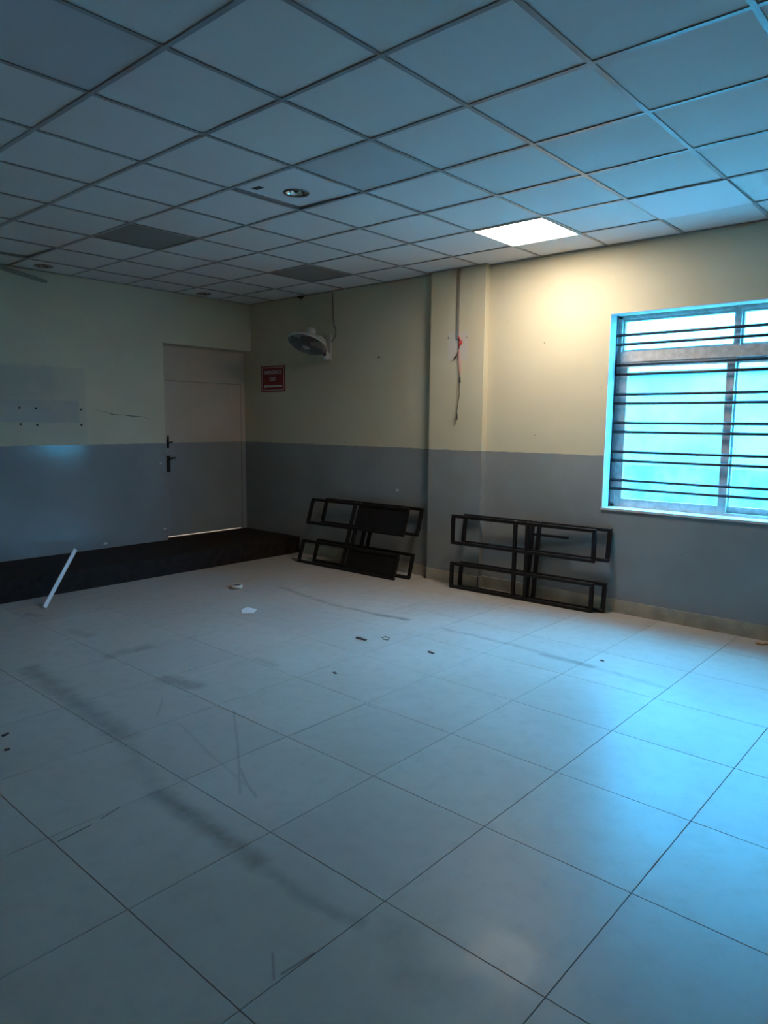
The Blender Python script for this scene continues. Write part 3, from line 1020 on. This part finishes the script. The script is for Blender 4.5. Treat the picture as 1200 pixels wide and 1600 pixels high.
W([(717, 545), (718.5, 553), (719.5, 568), (719.5, 580), (718.5, 591)], 0.020, 0.0035, 'pink_wire', 'wire_pink')
W([(718.5, 589), (718.5, 598)], 0.020, 0.007, 'taped_end', 'wire_black')
W([(718.5, 597), (717.5, 605), (717.5, 618), (716, 626), (715, 634), (713.7, 642), (713.5, 648)], 0.022, 0.0035, 'black_wire', 'wire_black')
W([(713.5, 646), (713.8, 651), (713.6, 656)], 0.022, 0.0075, 'taped_end', 'wire_black')

# ================================================================== STACKED STEEL FRAMES
def steel_frame(label, yl, yr, xbl, xbr, xtl, xtr, posts, panels=False, short_bar=False):
    """flat frame: two long rectangles joined by middle posts. yl/yr ends; x at bottom/top of each end"""
    T = 0.030
    base = Vector(((xbl + xbr) / 2, (yl + yr) / 2, 0.0))
    e = tag(empty('steel_bench_frame', base), label, 'steel frame', 'black steel frames against the wall')

    def P(s, z):
        """s 0 = left end, 1 = right end; z height"""
        k = z / 0.72
        xb = xbl + (xbr - xbl) * s
        xt = xtl + (xtr - xtl) * s
        return Vector((xb + (xt - xb) * k, yl + (yr - yl) * s, z)) - base
    zz = {'foot_rail': 0.0155, 'lower_rail': 0.243, 'middle_rail': 0.447, 'top_rail': 0.705}
    for nm, z in zz.items():
        bevel(MB().bar(P(0, z), P(1, z), T).build(nm, M['steel'], e), 0.003, 1)
    h = T / 2
    for s in (0.0105, 0.9895):
        MB().bar(P(s, zz['foot_rail'] + h), P(s, zz['lower_rail'] - h), T).build('end_upright', M['steel'], e)
        MB().bar(P(s, zz['middle_rail'] + h), P(s, zz['top_rail'] - h), T).build('end_upright', M['steel'], e)
    for s in posts:
        MB().bar(P(s, zz['foot_rail'] + h), P(s, zz['lower_rail'] - h), T).build('middle_post', M['steel'], e)
        MB().bar(P(s, zz['lower_rail'] + h), P(s, zz['middle_rail'] - h), T).build('middle_post', M['steel'], e)
        po = MB().bar(P(s, zz['middle_rail'] + h), P(s, zz['top_rail'] - h), T).build('middle_post', M['steel'], e)
        MB().bar(P(s, zz['top_rail'] + h - 0.001), P(s, zz['top_rail'] + h + 0.002), T * 0.8).build('worn_tube_end', M['steel_worn'], po)
    if short_bar:
        MB().bar(P(posts[0], 0.60), P(0.74, 0.60), 0.022).build('short_bar', M['steel'], e)
    if panels:
        for (za, zb) in ((zz['foot_rail'] + h, zz['lower_rail'] - h), (zz['middle_rail'] + h, zz['top_rail'] - h)):
            a, b_, c, d = P(posts[-1] + 0.005, za), P(0.985, za), P(0.985, zb), P(posts[-1] + 0.005, zb)
            nrm = (b_ - a).cross(d - a).normalized() * 0.0015
            mb = MB()
            mb.v = [tuple(v + nrm) for v in (a, b_, c, d)] + [tuple(v - nrm) for v in (a, b_, c, d)]
            mb.f = [(0, 1, 2, 3), (7, 6, 5, 4), (0, 4, 5, 1), (1, 5, 6, 2), (2, 6, 7, 3), (3, 7, 4, 0)]
            mb.sm = [False] * 6
            mb.build('sheet_panel', M['panel'], e)
    return e


steel_frame('black steel tube frame at the front of the stack under the window', 1.967, 0.522, 3.250, 3.322, 3.262, 3.330, (0.475, 0.56))
steel_frame('black steel tube frame behind another, leaning on the wall beside the window', 1.905, 0.445, 3.300, 3.385, 3.382, 3.466, (0.50, 0.545), short_bar=True)
steel_frame('black steel tube frame with dark sheet panels, front of the stack by the platform', 3.985, 2.560, 3.065, 3.100, 3.300, 3.335, (0.475, 0.53), panels=True)
steel_frame('black steel tube frame at the back of the stack by the platform', 3.885, 2.470, 3.205, 3.240, 3.425, 3.450, (0.48, 0.54))

# ================================================================== FLOOR THINGS
# ---- white strip leaning on the platform edge
A = pix(69.5, 949, 'z', 0.006)
B = pix(118, 858.5, 'y', YPL - 0.015 + 0.0)
d = (B - A)
tt = (YPL - 0.012 - A.y) / d.y
e = tag(empty('white_strip', A), 'white plastic strip leaning on the edge of the dark platform', 'strip')
ax = d.normalized()
side = ax.cross(Vector((0.2, -1, 0.3))).normalized()
nr = side.cross(ax).normalized()
mb = MB()
wv, th = 0.017, 0.004
for p_ in (Vector((0, 0, 0)), d):
    for (s1_, s2_) in ((-1, -1), (1, -1), (1, 1), (-1, 1)):
        mb.v.append(tuple(p_ + side * wv * s1_ + nr * th * s2_))
mb.f = [(3, 2, 1, 0), (4, 5, 6, 7)] + [(k, (k + 1) % 4, 4 + (k + 1) % 4, 4 + k) for k in range(4)]
mb.sm = [False] * 6
mb.build('strip_face', M['white_plastic'], e)
mb = MB()
mb.bar(ax * 0.02 + nr * (th + 0.001) + side * 0.012, d - ax * 0.02 + nr * (th + 0.001) + side * 0.012, 0.004)
mb.build('strip_rib', M['white_plastic'], e)

# ---- roll of tape
p = pix(370, 919, 'z', 0)
e = tag(empty('tape_roll', (p.x, p.y, 0)), 'small cream roll of tape lying flat on the floor', 'tape roll')
MB().lathe([(0.040, 0.0), (0.055, 0.0), (0.055, 0.034), (0.040, 0.034)], 32, closed=True).build('tape', M['tape'], e)
MB().lathe([(0.037, 0.001), (0.0401, 0.001), (0.0401, 0.033), (0.037, 0.033)], 32, closed=True).build('core', M['card'], e)

# ---- folded paper scrap
p = pix(388, 957, 'z', 0)
mb = MB()
ptsA = [(-0.075, 0.045, 0.004), (0.0, -0.075, 0.003), (0.095, -0.06, 0.022), (0.06, 0.055, 0.040), (-0.01, 0.09, 0.030)]
mb.v = [(x_, y_, z_) for x_, y_, z_ in ptsA] + [(x_, y_, z_ - 0.003) for x_, y_, z_ in ptsA]
nn_ = len(ptsA)
mb.f = [(0, 1, 2), (0, 2, 3), (0, 3, 4), (7, 6, 5), (8, 7, 5), (9, 8, 5)] + [(k, nn_ + k, nn_ + (k + 1) % nn_, (k + 1) % nn_) for k in range(nn_)]
mb.sm = [False] * len(mb.f)
o = mb.build('paper_scrap', M['paper'], None, (p.x, p.y, 0.0))
o.rotation_euler[2] = 0.3
o.scale = (0.68, 0.68, 0.8)
tag(o, 'curled torn scrap of off-white paper on the floor near the tape roll', 'paper scrap')

# ---- small black scraps
def scrap(u1, v1, u2, v2, wd, label, m='wire_black', h=0.006, cat='scrap', name='rubber_scrap'):
    a, b_ = pix(u1, v1, 'z', 0), pix(u2, v2, 'z', 0)
    dv = (b_ - a)
    t_ = dv.normalized()
    s_ = Vector((-t_.y, t_.x, 0))
    mid = (a + b_) / 2
    L_ = dv.length / 2
    poly = [(-L_, -wd * 0.4), (-L_ * 0.3, -wd), (L_ * 0.4, -wd * 0.6), (L_, -wd * 0.8), (L_ * 0.9, wd * 0.5), (L_ * 0.1, wd * 0.3), (-L_ * 0.5, wd), (-L_, wd * 0.6)]
    o = MB().prism(poly, 0, h).build(name, M[m], None, mid)
    o.rotation_euler[2] = math.atan2(t_.y, t_.x)
    return tag(o, label, cat)
scrap(557, 996.5, 573, 1000.5, 0.020, 'wavy black rubber scrap on the floor in front of the frames by the platform')
scrap(669, 1018.5, 678.5, 1021.5, 0.012, 'short straight black scrap on the floor in front of the frames under the window')
scrap(4, 1151, 13, 1146, 0.010, 'thin black scrap by the long dark drag mark, the longer of two')
scrap(7, 1173, 15, 1171, 0.008, 'tiny black scrap by the long dark drag mark, the shorter of two')
scrap(938, 1032, 944, 1033.5, 0.008, 'tiny dark crumb at the end of the scuff line below the window frames')
scrap(521, 1051, 526, 1053, 0.010, 'tiny dark crumb on open floor among the scratches')
scrap(1182, 1006.5, 1200, 1007, 0.030, 'brown wooden offcut lying by the skirting below the window', 'wood', 0.012, 'offcut', 'wood_offcut')
scrap(185, 922, 192, 922.5, 0.012, 'small white chip on the floor before the dark platform', 'paper', 0.006, 'chip', 'plaster_chip')
scrap(947, 953, 954, 953, 0.012, 'small pale chip at the foot of the stack under the window', 'paper', 0.010, 'chip', 'plaster_chip')
# curled thin wire on the floor
pts = [pix(u, v, 'z', 0.004) for u, v in ((597, 997), (602, 994.5), (609, 997), (606, 1000), (599, 999))]
tag(MB().tube(pts, 0.003, 5).build('wire_loop', M['wire_grey']), 'thin curled wire loop on the floor beside the wavy scrap', 'wire')
